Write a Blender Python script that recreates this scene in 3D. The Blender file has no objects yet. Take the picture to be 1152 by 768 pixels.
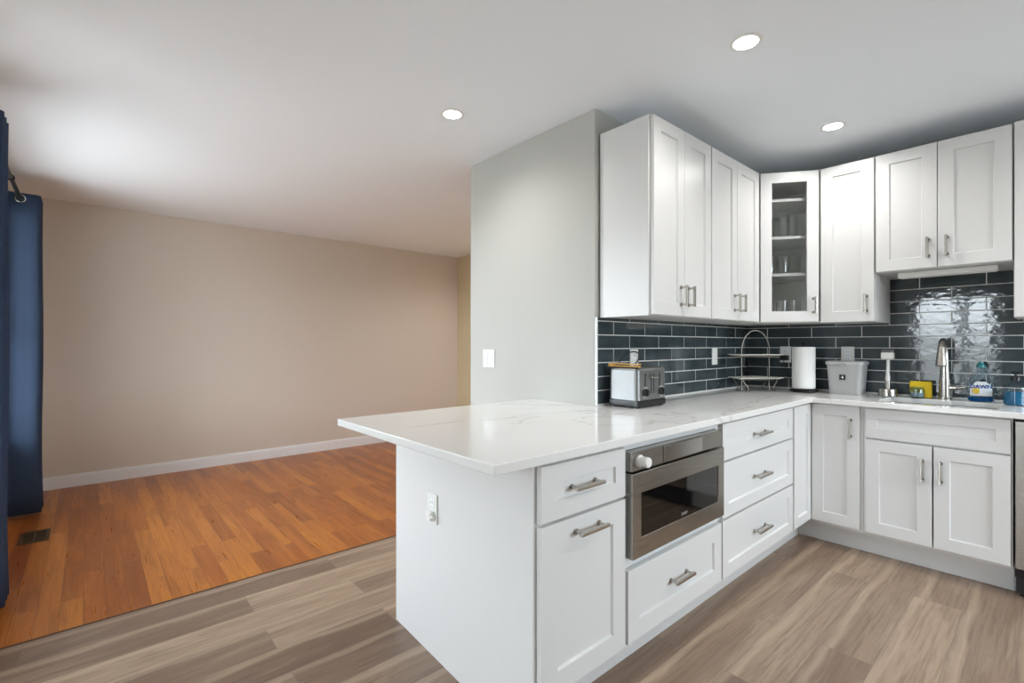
import bpy, bmesh, math, random
from mathutils import Vector, Matrix
random.seed(7)
PI = math.pi
SC = bpy.context.scene
COL = SC.collection

# ------------------------------------------------------------------ camera, sky, exposure
cam_d = bpy.data.cameras.new('camera'); cam = bpy.data.objects.new('camera', cam_d); COL.objects.link(cam)
cam_d.sensor_width = 36.0; cam_d.lens = 36.0 * 542.69 / 1152; cam_d.shift_y = 3.59 / 1152
cam_d.clip_start = 0.02
cam.location = (0, 0, 1.2178); cam.rotation_euler = (PI / 2, 0, math.radians(48.704 - 90))
SC.camera = cam
SKY = 14.0            # daylight outside the window and the patio door
LAMP = 19.5          # watts of each recessed ceiling light
HALL = 27.0          # watts of each unseen hall ceiling light
EXPO = 0.66
w = bpy.data.worlds.new('sky'); SC.world = w; w.use_nodes = True
wt = w.node_tree; bg = wt.nodes['Background']; bg.inputs[1].default_value = SKY
wc = wt.nodes.new('ShaderNodeTexCoord'); wx = wt.nodes.new('ShaderNodeSeparateXYZ'); wr = wt.nodes.new('ShaderNodeValToRGB')
wm = wt.nodes.new('ShaderNodeMath'); wm.operation = 'MULTIPLY_ADD'; wm.inputs[1].default_value = 0.5; wm.inputs[2].default_value = 0.5
wt.links.new(wc.outputs['Generated'], wx.inputs[0]); wt.links.new(wx.outputs[2], wm.inputs[0]); wt.links.new(wm.outputs[0], wr.inputs[0]); wt.links.new(wr.outputs[0], bg.inputs[0])
for p, c in ((0.0, (0.22, 0.23, 0.23, 1)), (0.49, (0.25, 0.265, 0.27, 1)), (0.53, (0.86, 0.93, 1.0, 1)), (1.0, (0.70, 0.86, 1.0, 1))):
    e = wr.color_ramp.elements.new(p) if p not in (0.0, 1.0) else wr.color_ramp.elements[0 if p == 0.0 else -1]
    e.position = p; e.color = c
SC.view_settings.view_transform = 'Standard'; SC.view_settings.look = 'None'
SC.view_settings.exposure = EXPO; SC.view_settings.gamma = 1; SC.view_settings.use_curve_mapping = False
cy = SC.cycles
cy.max_bounces = 12; cy.diffuse_bounces = 7; cy.glossy_bounces = 5; cy.transmission_bounces = 8; cy.transparent_max_bounces = 16
cy.sample_clamp_indirect = 6.0; cy.caustics_reflective = False; cy.caustics_refractive = False
cy.use_denoising = True


def portal(name, loc, rot, sx, sy):
    d = bpy.data.lights.new(name, 'AREA'); d.shape = 'RECTANGLE'; d.size = sx; d.size_y = sy
    d.cycles.is_portal = True
    o = bpy.data.objects.new(name, d); COL.objects.link(o); o.location = loc; o.rotation_euler = rot


portal('window_portal', (-0.60, 3.73, 1.355), (0, -PI / 2, 0), 1.70, 2.2)
portal('patio_door_portal', (-2.63, 1.10, 1.02), (0, -PI / 2, 0), 2.1, 1.1)

portal('added_window_portal', (2.525, -2.73, 1.425), (PI / 2, 0, 0), 1.7, 1.3)  # portal of the added, unseen window in the near wall

# ------------------------------------------------------------------ materials
def lin(c):
    return tuple(((v / 255) / 12.92 if v / 255 <= 0.04045 else ((v / 255 + 0.055) / 1.055) ** 2.4) for v in c) + (1,)


class N:
    """small node-tree helper"""
    def __init__(s, name):
        s.m = bpy.data.materials.new(name); s.m.use_nodes = True; s.t = s.m.node_tree
        s.b = s.t.nodes['Principled BSDF']; s.out = s.t.nodes['Material Output']

    def n(s, typ, **kw):
        x = s.t.nodes.new(typ)
        for k, v in kw.items():
            if k.startswith('i_'):
                key = k[2:].replace('_', ' ')
                x.inputs[int(key) if key.isdigit() else key].default_value = v
            else:
                setattr(x, k, v)
        return x

    def l(s, a, b): s.t.links.new(a, b)

    def ramp(s, fac, stops):
        r = s.n('ShaderNodeValToRGB'); e = r.color_ramp.elements
        while len(e) < len(stops): e.new(0.5)
        for i, (p, c) in enumerate(stops): e[i].position = p; e[i].color = c
        s.l(fac, r.inputs[0]); return r.outputs[0]

    def coord(s): return s.n('ShaderNodeTexCoord').outputs['Object']

    def mapping(s, v, scale=(1, 1, 1), rot=(0, 0, 0), loc=(0, 0, 0)):
        m = s.n('ShaderNodeMapping'); m.inputs['Scale'].default_value = scale; m.inputs['Rotation'].default_value = rot
        m.inputs['Location'].default_value = loc
        s.l(v, m.inputs[0]); return m.outputs[0]

    def noise(s, v, scale, detail=3, rough=0.5, dist=0):
        x = s.n('ShaderNodeTexNoise', i_Scale=scale, i_Detail=detail, i_Roughness=rough, i_Distortion=dist)
        s.l(v, x.inputs['Vector']); return x.outputs['Fac']

    def mix(s, fac, a, b, mode='MIX'):
        x = s.n('ShaderNodeMix', data_type='RGBA', blend_type=mode)
        for sock, val in ((x.inputs[0], fac), (x.inputs[6], a), (x.inputs[7], b)):
            if hasattr(val, 'is_linked'): s.l(val, sock)
            else: sock.default_value = val
        return x.outputs[2]

    def math(s, op, a, b=0.0):
        x = s.n('ShaderNodeMath', operation=op)
        for sock, val in ((x.inputs[0], a), (x.inputs[1], b)):
            if hasattr(val, 'is_linked'): s.l(val, sock)
            else: sock.default_value = val
        return x.outputs[0]

    def bump(s, h, strength, dist=0.01):
        x = s.n('ShaderNodeBump', i_Strength=strength, i_Distance=dist)
        s.l(h, x.inputs['Height']); s.l(x.outputs[0], s.b.inputs['Normal'])

    def set(s, **kw):
        for k, v in kw.items(): s.b.inputs[k.replace('_', ' ')].default_value = v


def plain(name, col, rough=0.4, metal=0.0, bump=0.0, scale=60, vary=0.04, **kw):
    """solid colour with a faint procedural mottling and bump"""
    m = N(name); c = lin(col); co = m.coord()
    nz = m.noise(co, scale, 3)
    d = tuple(max(0, v * (1 - vary)) for v in c[:3]) + (1,)
    m.l(m.mix(nz, d, c), m.b.inputs['Base Color'])
    m.set(Roughness=rough, Metallic=metal, **kw)
    if bump: m.bump(nz, bump, 0.004)
    return m.m


def glassy(name, tint=(1, 1, 1, 1), ior=1.45, rough=0.0):
    m = N(name); t = m.n('ShaderNodeBsdfTransparent'); t.inputs[0].default_value = tint
    g = m.n('ShaderNodeBsdfGlossy', i_Roughness=rough); lw = m.n('ShaderNodeLayerWeight', i_Blend=0.5); f0 = ((ior - 1) / (ior + 1)) ** 2
    f = m.math('ADD', m.math('MULTIPLY', m.math('POWER', lw.outputs['Facing'], 5.0), 1 - f0), f0)
    nz = m.noise(m.coord(), 8); tt = m.mix(nz, tint, tuple(v * 0.985 for v in tint[:3]) + (1,)); m.l(tt, t.inputs[0])
    x = m.n('ShaderNodeMixShader'); m.l(f, x.inputs[0]); m.l(t.outputs[0], x.inputs[1]); m.l(g.outputs[0], x.inputs[2])
    m.l(x.outputs[0], m.out.inputs[0]); return m.m


def emitter(name, col, strength):
    m = N(name); e = m.n('ShaderNodeEmission', i_Strength=strength); e.inputs[0].default_value = col
    m.l(e.outputs[0], m.out.inputs[0]); return m.m


def planks(name, length, width, along_y, cols, dark, light, rough, mortar, gap=0.0012, seed=0.0, fig=(0.5, 5.0), fig_amt=0.5, grain_amt=0.4, sap=0.0):
    """staggered boards: every board has its own tone, grain offset and figure"""
    m = N(name); co = m.coord()
    v = m.mapping(co, rot=(0, 0, PI / 2 if along_y else 0), loc=(seed, seed * 0.31, 0))
    br = m.n('ShaderNodeTexBrick', offset=0.37, offset_frequency=2, squash=1.0, i_Scale=1.0, i_Bias=0.0)
    br.inputs['Color1'].default_value = (0, 0, 0, 1); br.inputs['Color2'].default_value = (1, 1, 1, 1)
    br.inputs['Mortar'].default_value = (0.5, 0.5, 0.5, 1); br.inputs['Mortar Size'].default_value = gap
    br.inputs['Mortar Smooth'].default_value = 0.1
    br.inputs['Brick Width'].default_value = length; br.inputs['Row Height'].default_value = width
    m.l(v, br.inputs['Vector'])
    r = m.n('ShaderNodeSeparateColor'); m.l(br.outputs['Color'], r.inputs[0]); rnd = r.outputs[0]
    cb = m.n('ShaderNodeCombineXYZ'); m.l(m.math('MULTIPLY', rnd, 37.0), cb.inputs[0]); m.l(m.math('MULTIPLY', rnd, 11.0), cb.inputs[1])
    add = m.n('ShaderNodeVectorMath', operation='ADD'); m.l(v, add.inputs[0]); m.l(cb.outputs[0], add.inputs[1]); pv = add.outputs[0]
    g1 = m.noise(m.mapping(pv, scale=(1.3, 30, 1)), 2.6, 4, 0.6, 0.0)             # fine grain
    g2 = m.noise(m.mapping(pv, scale=(fig[0], fig[1], 1)), 1.6, 4, 0.6, 1.0)       # broad figure
    base = m.ramp(rnd, [(0.0, lin(cols[0])), (0.5, lin(cols[1])), (1.0, lin(cols[2]))])
    c = m.mix(m.math('MULTIPLY', m.ramp(g2, [(0.34, (1, 1, 1, 1)), (0.52, (0, 0, 0, 1))]), fig_amt), base, lin(dark))
    c = m.mix(m.math('MULTIPLY', m.ramp(g2, [(0.54, (0, 0, 0, 1)), (0.72, (1, 1, 1, 1))]), fig_amt), c, lin(light))
    # growth rings running through the figure
    rings = m.math('FRACT', m.math('MULTIPLY', g2, 9.0))
    c = m.mix(m.math('MULTIPLY', m.ramp(rings, [(0.0, (1, 1, 1, 1)), (0.25, (0, 0, 0, 1)), (0.85, (0, 0, 0, 1)), (1.0, (1, 1, 1, 1))]), fig_amt * 0.35), c, lin(dark))
    c = m.mix(m.math('MULTIPLY', m.ramp(g1, [(0.46, (0, 0, 0, 1)), (0.72, (1, 1, 1, 1))]), grain_amt), c, lin(dark))
    if sap:      # pale sapwood edge along one side of each board
        sx = m.n('ShaderNodeSeparateXYZ'); m.l(v, sx.inputs[0])
        row = m.math('FRACT', m.math('DIVIDE', sx.outputs[1], width))
        e = m.math('ADD', row, m.math('MULTIPLY', m.math('SUBTRACT', m.noise(m.mapping(pv, scale=(1.1, 0.4, 1)), 1.5, 2), 0.5), 0.55))
        c = m.mix(m.math('MULTIPLY', m.ramp(e, [(0.74, (0, 0, 0, 1)), (0.84, (1, 1, 1, 1)), (0.93, (0.7, 0.7, 0.7, 1)), (1.0, (0.2, 0.2, 0.2, 1))]), sap), c, lin(light))
    c = m.mix(br.outputs['Fac'], c, lin(mortar))
    m.l(c, m.b.inputs['Base Color'])
    m.l(m.ramp(g1, [(0.2, (rough, rough, rough, 1)), (0.9, (rough + 0.12,) * 3 + (1,))]), m.b.inputs['Roughness'])
    h = m.math('SUBTRACT', m.math('MULTIPLY', g1, 0.12), br.outputs['Fac'])
    m.bump(h, 0.2, 0.0015)
    return m.m


M = {}
M['ceiling'] = plain('ceiling_paint', (243, 248, 254), 0.9, bump=0.05, scale=220, vary=0.02)
M['beige'] = plain('beige_wall_paint', (218, 208, 197), 0.85, bump=0.05, scale=200, vary=0.03)
M['beige_shaded'] = plain('beige_wall_shaded', (198, 182, 150), 0.85, bump=0.05, scale=200, vary=0.03)  # beige darkened and yellowed in colour for the hall's shadow
M['gray'] = plain('pale_gray_wall_paint', (189, 189, 184), 0.85, bump=0.05, scale=200, vary=0.02)
M['trimwhite'] = plain('trim_paint', (240, 243, 246), 0.35, vary=0.02)
M['cab'] = plain('white_cabinet_paint', (221, 221, 220), 0.32, vary=0.015, scale=20)
M['cabin'] = plain('cabinet_interior', (250, 250, 247), 0.5, vary=0.03, scale=20)
M['plastic'] = plain('white_plastic', (232, 232, 228), 0.35, vary=0.02)
M['paper'] = plain('paper_towel_paper', (240, 240, 238), 0.95, bump=0.4, scale=140, vary=0.03)
M['graybin'] = plain('gray_plastic', (176, 177, 176), 0.4, vary=0.03)
M['graylid'] = plain('gray_lid_plastic', (190, 191, 190), 0.35, vary=0.03)
M['black'] = plain('black_plastic', (22, 22, 23), 0.35, vary=0.1)
M['blackrubber'] = plain('black_rubber', (28, 28, 28), 0.6, vary=0.1)
M['dark_metal'] = plain('dark_metal', (48, 46, 46), 0.35, 0.8, vary=0.1)
M['nickel'] = plain('satin_nickel', (190, 186, 178), 0.26, 1.0, vary=0.05)
M['chrome'] = plain('chrome', (215, 215, 215), 0.12, 1.0, vary=0.03)
M['toaster'] = plain('toaster_steel', (140, 141, 141), 0.42, 1.0, vary=0.04)
M['wire'] = plain('wire_chrome', (112, 108, 102), 0.3, 1.0, vary=0.1)
M['traywhite'] = plain('white_enamel', (222, 220, 208), 0.25, vary=0.03)
M['wood_stick'] = plain('golden_wood', (206, 160, 76), 0.5, vary=0.25, scale=30)
M['yellow'] = plain('yellow_sponge', (232, 196, 40), 0.9, bump=0.6, scale=160, vary=0.15)
M['teal'] = plain('teal_cap', (40, 122, 130), 0.35, vary=0.05)
M['blue_liquid'] = plain('blue_dish_soap', (14, 88, 150), 0.08, vary=0.05)
M['teal_liquid'] = plain('blue_hand_soap', (28, 110, 150), 0.08, vary=0.05)
M['label_white'] = plain('label_paper', (232, 236, 240), 0.4, vary=0.04)
M['label_blue'] = plain('label_print_blue', (30, 66, 140), 0.4, vary=0.05)
M['label_yellow'] = plain('label_print_yellow', (226, 188, 60), 0.5, vary=0.1)
M['vent'] = plain('bronze_vent_metal', (86, 68, 46), 0.45, 0.5, vary=0.1)
M['glass'] = glassy('clear_glass', (0.97, 0.98, 0.98, 1), 1.5)
M['tumbler'] = glassy('tumbler_glass', (0.985, 0.99, 0.988, 1), 1.8)
M['clearplastic'] = glassy('clear_plastic', (0.80, 0.86, 0.89, 1), 1.6, 0.08)
M['lamp_on'] = emitter('lit_downlight_lens', (1.0, 0.99, 0.975, 1), 14.0)
M['grout'] = plain('light_grout', (222, 222, 218), 0.9, vary=0.08)
M['dark_glass'] = plain('black_oven_glass', (12, 11, 11), 0.04, vary=0.1, Specular_IOR_Level=0.6)
M['display'] = plain('steel_display_panel', (196, 195, 192), 0.18, 1.0, vary=0.03)
M['logo'] = plain('printed_silver', (170, 170, 168), 0.4, vary=0.02)

m = N('glazed_tile'); co = m.coord()
g = m.noise(co, 7.0, 2)
m.l(m.ramp(g, [(0.3, lin((52, 61, 65))), (0.7, lin((70, 79, 83)))]), m.b.inputs['Base Color'])
m.set(Roughness=0.06, Specular_IOR_Level=0.6); m.bump(m.noise(m.mapping(co, scale=(1, 1, 1.6)), 16.0, 2), 0.06, 0.01); M['tile'] = m.m

m = N('brushed_steel'); co = m.coord()
g = m.noise(m.mapping(co, scale=(2, 2, 160)), 4.0, 3)
m.l(m.ramp(g, [(0.3, lin((150, 146, 140))), (0.7, lin((182, 178, 171)))]), m.b.inputs['Base Color'])
m.set(Metallic=1.0, Roughness=0.27); m.bump(g, 0.03, 0.001); M['steel'] = m.m

m = N('quartz'); co = m.coord()
wob = m.n('ShaderNodeTexNoise', i_Scale=1.1, i_Detail=5.0, i_Roughness=0.62); m.l(m.mapping(co, loc=(3.1, 1.7, 0)), wob.inputs['Vector'])
def vein(loc, sc, width, rot):
    a = m.noise(m.mapping(co, scale=(0.55, 1.5, 1), rot=(0, 0, rot), loc=loc), sc, 5, 0.55, 0.6)
    d = m.math('ABSOLUTE', m.math('SUBTRACT', a, 0.5))
    return m.ramp(d, [(0.0, (1, 1, 1, 1)), (width, (0, 0, 0, 1))])
v1 = vein((0.35, 0.2, 0), 0.9, 0.007, 0.6); v2 = vein((5.2, 3.3, 0), 1.6, 0.004, 0.9)
gate = m.ramp(m.noise(co, 1.3, 2), [(0.45, (0, 0, 0, 1)), (0.6, (1, 1, 1, 1))])
vv = m.math('ADD', m.math('MULTIPLY', v1, 0.38), m.math('MULTIPLY', m.math('MULTIPLY', v2, gate), 0.25))
cl = m.mix(m.noise(co, 2.0, 4), lin((224, 224, 221)), lin((234, 234, 233)))
m.l(m.mix(vv, cl, lin((150, 142, 132))), m.b.inputs['Base Color'])
m.set(Roughness=0.12); M['quartz'] = m.m

m = N('navy_curtain_cloth'); co = m.coord()
g = m.noise(m.mapping(co, scale=(1, 1, 0.25)), 180, 2); g2 = m.noise(co, 400, 1)
m.l(m.mix(g, lin((38, 53, 76)), lin((56, 74, 102))), m.b.inputs['Base Color'])
m.set(Roughness=0.85); m.bump(g2, 0.3, 0.001)
tr = m.n('ShaderNodeBsdfTranslucent'); tr.inputs[0].default_value = lin((70, 118, 176))
ms = m.n('ShaderNodeMixShader', i_0=0.22); m.l(m.b.outputs[0], ms.inputs[1]); m.l(tr.outputs[0], ms.inputs[2]); m.l(ms.outputs[0], m.out.inputs[0])
M['curtain'] = m.m

M['vinyl'] = planks('vinyl_plank_floor', 1.22, 0.178, False, [(124, 103, 87), (146, 124, 105), (168, 145, 123)],
                    (98, 76, 62), (196, 174, 150), 0.36, (128, 114, 102), 0.0014, seed=0.2, fig=(0.55, 4.5), fig_amt=0.4, grain_amt=0.58, sap=0.4)
M['oak'] = planks('oak_strip_floor', 0.85, 0.080, True, [(142, 76, 24), (166, 94, 32), (188, 116, 42)],
                  (108, 48, 12), (198, 126, 46), 0.25, (96, 50, 26), 0.0008, seed=0.57, fig=(0.8, 9.0), fig_amt=0.4, grain_amt=0.3)

# ------------------------------------------------------------------ mesh helpers
class MB:
    """collects shapes and links them as ONE mesh object"""
    def __init__(s): s.bm = bmesh.new(); s.mi = 0

    def _merge(s, b2, mat=None):
        if mat is not None: b2.transform(mat)
        for f in b2.faces: f.material_index = s.mi
        me = bpy.data.meshes.new('tmp'); b2.to_mesh(me); b2.free(); s.bm.from_mesh(me); bpy.data.meshes.remove(me)

    def box(s, x0, x1, y0, y1, z0, z1, bev=0.0, seg=2, mat=None):
        b = bmesh.new(); bmesh.ops.create_cube(b, size=1)
        b.transform(Matrix.Translation(((x0 + x1) / 2, (y0 + y1) / 2, (z0 + z1) / 2)) @ Matrix.Diagonal((abs(x1 - x0), abs(y1 - y0), abs(z1 - z0), 1)))
        if bev: bmesh.ops.bevel(b, geom=b.edges[:] + b.verts[:], offset=bev, segments=seg, profile=0.5, affect='EDGES')
        s._merge(b, mat); return s

    def taper(s, top, bot, z0, z1, bev=0.0, mat=None, seg=3):
        """frustum box: half sizes at top and bottom"""
        b = bmesh.new(); bmesh.ops.create_cube(b, size=1)
        for v in b.verts:
            h = top if v.co.z > 0 else bot
            v.co = Vector((math.copysign(h[0], v.co.x), math.copysign(h[1], v.co.y), z1 if v.co.z > 0 else z0))
        if bev:
            e = [e for e in b.edges if abs(e.verts[0].co.z - e.verts[1].co.z) > 1e-6]
            bmesh.ops.bevel(b, geom=e, offset=bev, segments=seg, profile=0.5, affect='EDGES')
        s._merge(b, mat); return s

    def lathe(s, prof, seg=28, mat=None, sx=1.0, sy=1.0):
        b = bmesh.new(); rings = []
        for r, z in prof:
            if r < 1e-6: rings.append([b.verts.new((0, 0, z))])
            else: rings.append([b.verts.new((r * sx * math.cos(2 * PI * i / seg), r * sy * math.sin(2 * PI * i / seg), z)) for i in range(seg)])
        for A, B in zip(rings, rings[1:]):
            for i in range(seg):
                j = (i + 1) % seg
                q = [A[0]] if len(A) == 1 else [A[i], A[j]]
                q += [B[0]] if len(B) == 1 else [B[j], B[i]]
                if len(q) > 2: b.faces.new(q)
        bmesh.ops.recalc_face_normals(b, faces=b.faces[:]); s._merge(b, mat); return s

    def cyl(s, p, q, r, seg=14, r2=None):
        p = Vector(p); q = Vector(q); d = q - p; L = d.length
        rot = Vector((0, 0, 1)).rotation_difference(d).to_matrix().to_4x4()
        r2 = r if r2 is None else r2
        return s.lathe([(0, 0), (r, 0), (r2, L), (0, L)], seg, Matrix.Translation(p) @ rot)

    def tube(s, pts, r, seg=10, closed=False, radii=None):
        pts = [Vector(p) for p in pts]; n = len(pts); b = bmesh.new(); rings = []
        t0 = (pts[1] - pts[0]).normalized()
        up = Vector((0, 0, 1)) if abs(t0.z) < 0.9 else Vector((1, 0, 0))
        nrm = (up - t0 * up.dot(t0)).normalized()
        for i, p in enumerate(pts):
            if closed: t = (pts[(i + 1) % n] - pts[i - 1]).normalized()
            else: t = (pts[min(i + 1, n - 1)] - pts[max(i - 1, 0)]).normalized()
            nrm = (nrm - t * nrm.dot(t)).normalized(); bi = t.cross(nrm)
            rr = radii[i] if radii else r
            rings.append([b.verts.new(p + (nrm * math.cos(2 * PI * k / seg) + bi * math.sin(2 * PI * k / seg)) * rr) for k in range(seg)])
        pairs = list(zip(rings, rings[1:])) + ([(rings[-1], rings[0])] if closed else [])
        for A, B in pairs:
            for k in range(seg): b.faces.new([A[k], A[(k + 1) % seg], B[(k + 1) % seg], B[k]])
        if not closed: b.faces.new(rings[0][::-1]); b.faces.new(rings[-1])
        bmesh.ops.recalc_face_normals(b, faces=b.faces[:]); s._merge(b); return s

    def prism(s, poly, z0, z1, bev=0.0):
        b = bmesh.new(); f = b.faces.new([b.verts.new((x, y, z0)) for x, y in poly])
        r = bmesh.ops.extrude_face_region(b, geom=[f])
        bmesh.ops.translate(b, vec=(0, 0, z1 - z0), verts=[v for v in r['geom'] if isinstance(v, bmesh.types.BMVert)])
        bmesh.ops.recalc_face_normals(b, faces=b.faces[:])
        if bev: bmesh.ops.bevel(b, geom=b.edges[:] + b.verts[:], offset=bev, segments=2, profile=0.5, affect='EDGES')
        s._merge(b); return s

    def cells(s, xs, ys, keep, z0, z1, bev=0.0, mat=None):
        """slab over a grid of cells (lets a slab or wall have holes)"""
        b = bmesh.new(); V = {}
        def v(i, j):
            if (i, j) not in V: V[(i, j)] = b.verts.new((xs[i], ys[j], z1))
            return V[(i, j)]
        for i in range(len(xs) - 1):
            for j in range(len(ys) - 1):
                if keep((xs[i] + xs[i + 1]) / 2, (ys[j] + ys[j + 1]) / 2):
                    b.faces.new([v(i, j), v(i + 1, j), v(i + 1, j + 1), v(i, j + 1)])
        fs = b.faces[:]; r = bmesh.ops.extrude_face_region(b, geom=fs)
        bmesh.ops.translate(b, vec=(0, 0, z0 - z1), verts=[x for x in r['geom'] if isinstance(x, bmesh.types.BMVert)])
        bmesh.ops.recalc_face_normals(b, faces=b.faces[:])
        bmesh.ops.dissolve_limit(b, angle_limit=0.01, verts=b.verts[:], edges=b.edges[:])
        if bev:
            e = [e for e in b.edges if len(e.link_faces) == 2 and e.calc_face_angle(0) > 1]
            bmesh.ops.bevel(b, geom=e, offset=bev, segments=3, profile=0.5, affect='EDGES')
        s._merge(b, mat); return s

    def shaker(s, x0, x1, z0, z1, fr=0.062, t=0.02, rec=0.009, opening=False):
        """shaker front: local x across, front face at y=0 looking to -y"""
        b = bmesh.new(); bmesh.ops.create_cube(b, size=1)
        b.transform(Matrix.Translation(((x0 + x1) / 2, t / 2, (z0 + z1) / 2)) @ Matrix.Diagonal((x1 - x0, t, z1 - z0, 1)))
        f = min(b.faces, key=lambda f: f.calc_center_median().y)
        e = list(f.edges)
        bmesh.ops.inset_region(b, faces=[f], thickness=fr, use_even_offset=True)
        if opening:
            back = max(b.faces, key=lambda q: q.calc_center_median().y)
            bmesh.ops.inset_region(b, faces=[back], thickness=fr, use_even_offset=True)
            bmesh.ops.bridge_loops(b, edges=list(f.edges) + list(back.edges))
            bmesh.ops.delete(b, geom=[f, back], context='FACES')
        else:
            bmesh.ops.inset_region(b, faces=[f], thickness=0.004, depth=-rec, use_even_offset=True)
        bmesh.ops.bevel(b, geom=e, offset=0.0018, segments=2, profile=0.5, affect='EDGES')
        s._merge(b); return s

    def build(s, name, mats, parent=None, smooth=True, angle=35):
        me = bpy.data.meshes.new(name); s.bm.to_mesh(me); s.bm.free()
        for mm in (mats if isinstance(mats, (list, tuple)) else [mats]): me.materials.append(mm)
        if smooth:
            me.shade_smooth(); me.set_sharp_from_angle(angle=math.radians(angle))
        o = bpy.data.objects.new(name, me); COL.objects.link(o)
        if parent: o.parent = parent
        if smooth and angle < 90:
            md = o.modifiers.new('weighted_normals', 'WEIGHTED_NORMAL'); md.keep_sharp = True; md.weight = 80
        return o


def tag(o, label=None, cat=None, group=None, kind=None):
    if label: o['label'] = label
    if cat: o['category'] = cat
    if group: o['group'] = group
    if kind: o['kind'] = kind
    return o


def thing(name, label, cat, loc=(0, 0, 0), rz=0.0, group=None):
    o = bpy.data.objects.new(name, None); COL.objects.link(o); o.empty_display_size = 0.05
    o.location = loc; o.rotation_euler = (0, 0, rz)
    return tag(o, label, cat, group)


def copy_tree(o, parent=None):
    c = o.copy(); COL.objects.link(c)
    if parent: c.parent = parent
    for ch in list(o.children): copy_tree(ch, c)
    return c


def struct(name, mb, mat, **kw):
    return tag(mb.build(name, mat, **kw), kind='structure')


def lettering(name, text, size, mat, parent, mtx, depth=0.0004, bold=0.0):
    cu = bpy.data.curves.new(name, 'FONT'); cu.body = text; cu.size = size; cu.extrude = depth; cu.offset = bold
    cu.align_x = 'CENTER'; cu.align_y = 'CENTER'; cu.resolution_u = 3
    t = bpy.data.objects.new('tmp', cu); COL.objects.link(t)
    bpy.context.view_layer.update()
    me = bpy.data.meshes.new_from_object(t.evaluated_get(bpy.context.evaluated_depsgraph_get()))
    bpy.data.objects.remove(t); bpy.data.curves.remove(cu)
    me.name = name; me.materials.clear(); me.materials.append(mat)
    o = bpy.data.objects.new(name, me); COL.objects.link(o); o.parent = parent; o.matrix_local = mtx
    return o


# ------------------------------------------------------------------ the room
H = 2.44
XL, XK, XS, YB, YN = -0.47, -2.50, 3.83, 5.60, -2.6      # window wall, sink wall, far wall, near wall
WX, WY0, WY1 = 1.97, 1.594, 2.674              # wall block behind the range of wall cabinets
XH = 3.90                                      # hall wall beyond the block
YF = 2.80                                      # where vinyl meets oak

struct('floor_kitchen', MB().box(XK - .13, XS + .13, YN - .1, YF, -0.05, 0), M['vinyl'], smooth=False)
struct('floor_living', MB().box(XL - .13, XH + .13, YF, YB + .1, -0.05, 0.001), M['oak'], smooth=False)
struct('trim_1', MB().prism([(XL, YF - .004), (XH, YF - .004), (XH, YF + .004), (XL, YF + .004)], 0.0005, 0.003), plain('seam_strip', (92, 62, 42), 0.5), smooth=False)
struct('ceiling', MB().box(XK - .13, XH + .13, YN - .1, YB + .1, H, H + .06), M['ceiling'], smooth=False)
struct('wall_far', MB().box(XL - .13, XH + .13, YB, YB + .1, 0, H), M['beige'], smooth=False)
struct('wall_hall', MB().box(XH, XH + .1, WY1, YB, 0, H), M['beige_shaded'], smooth=False)
struct('wall_kitchen', MB().box(WX, XH + .1, WY0, WY1, 0, H, 0.004), M['gray'])
struct('wall_sink', MB().box(XS, XS + .1, YN, WY0, 0, H), M['gray'], smooth=False)
NW = (1.70, 3.35, 0.80, 2.05)  # opening of an unseen window added to light the cabinet fronts
struct('wall_near', MB().cells([XK - .13, NW[0], NW[1], XS + .1], [0, NW[2], NW[3], H], lambda x, z: not (NW[0] < x < NW[1] and NW[2] < z < NW[3]), YN - .1, YN,
                               mat=Matrix(((1, 0, 0, 0), (0, 0, 1, 0), (0, 1, 0, 0), (0, 0, 0, 1)))), M['gray'], smooth=False)
# window wall with its two openings (drawn in a local plane: x = world Y, y = world Z)
TW = Matrix(((0, 0, 1, 0), (1, 0, 0, 0), (0, 1, 0, 0), (0, 0, 0, 1)))
WIN = (2.66, 4.80, 0.53, 2.18); DOOR = (0.60, 1.60, 0.0, 2.03); YR = 2.42
struct('wall_window', MB().cells([YR, WIN[0], WIN[1], YB], [0, WIN[2], WIN[3], H], lambda y, z: not (WIN[0] < y < WIN[1] and WIN[2] < z < WIN[3]), XL - .13, XL, mat=TW), M['beige'], smooth=False)
struct('wall_return', MB().box(XK, XL - .1305, YR, YR + .1, 0, H), M['gray'], smooth=False)
struct('wall_patio', MB().cells([YN, DOOR[0], DOOR[1], YR + .1], [0, DOOR[3], H], lambda y, z: not (DOOR[0] < y < DOOR[1] and z < DOOR[3]), XK - .13, XK, mat=TW), M['gray'], smooth=False)
# baseboards
def board(name, x0, x1, y0, y1):
    b = MB().box(x0, x1, y0, y1, 0, 0.092, 0.002)
    b.box(min(x0, x1) + (0.004 if abs(x1 - x0) < .1 else 0), max(x0, x1) - (0.0 if abs(x1 - x0) < .1 else 0), min(y0, y1) + (0.004 if abs(y1 - y0) < .1 else 0), max(y0, y1), 0.09, 0.106, 0.003)
    struct(name, b, M['trimwhite'])
board('baseboard_far', XL + .015, XH - .015, YB - 0.015, YB - .0002)
board('baseboard_hall', XH - 0.015, XH - .0002, WY1 + .02, YB - .016)
board('baseboard_left', XL + .0002, XL + 0.013, YR + .002, YB - .016)
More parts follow.
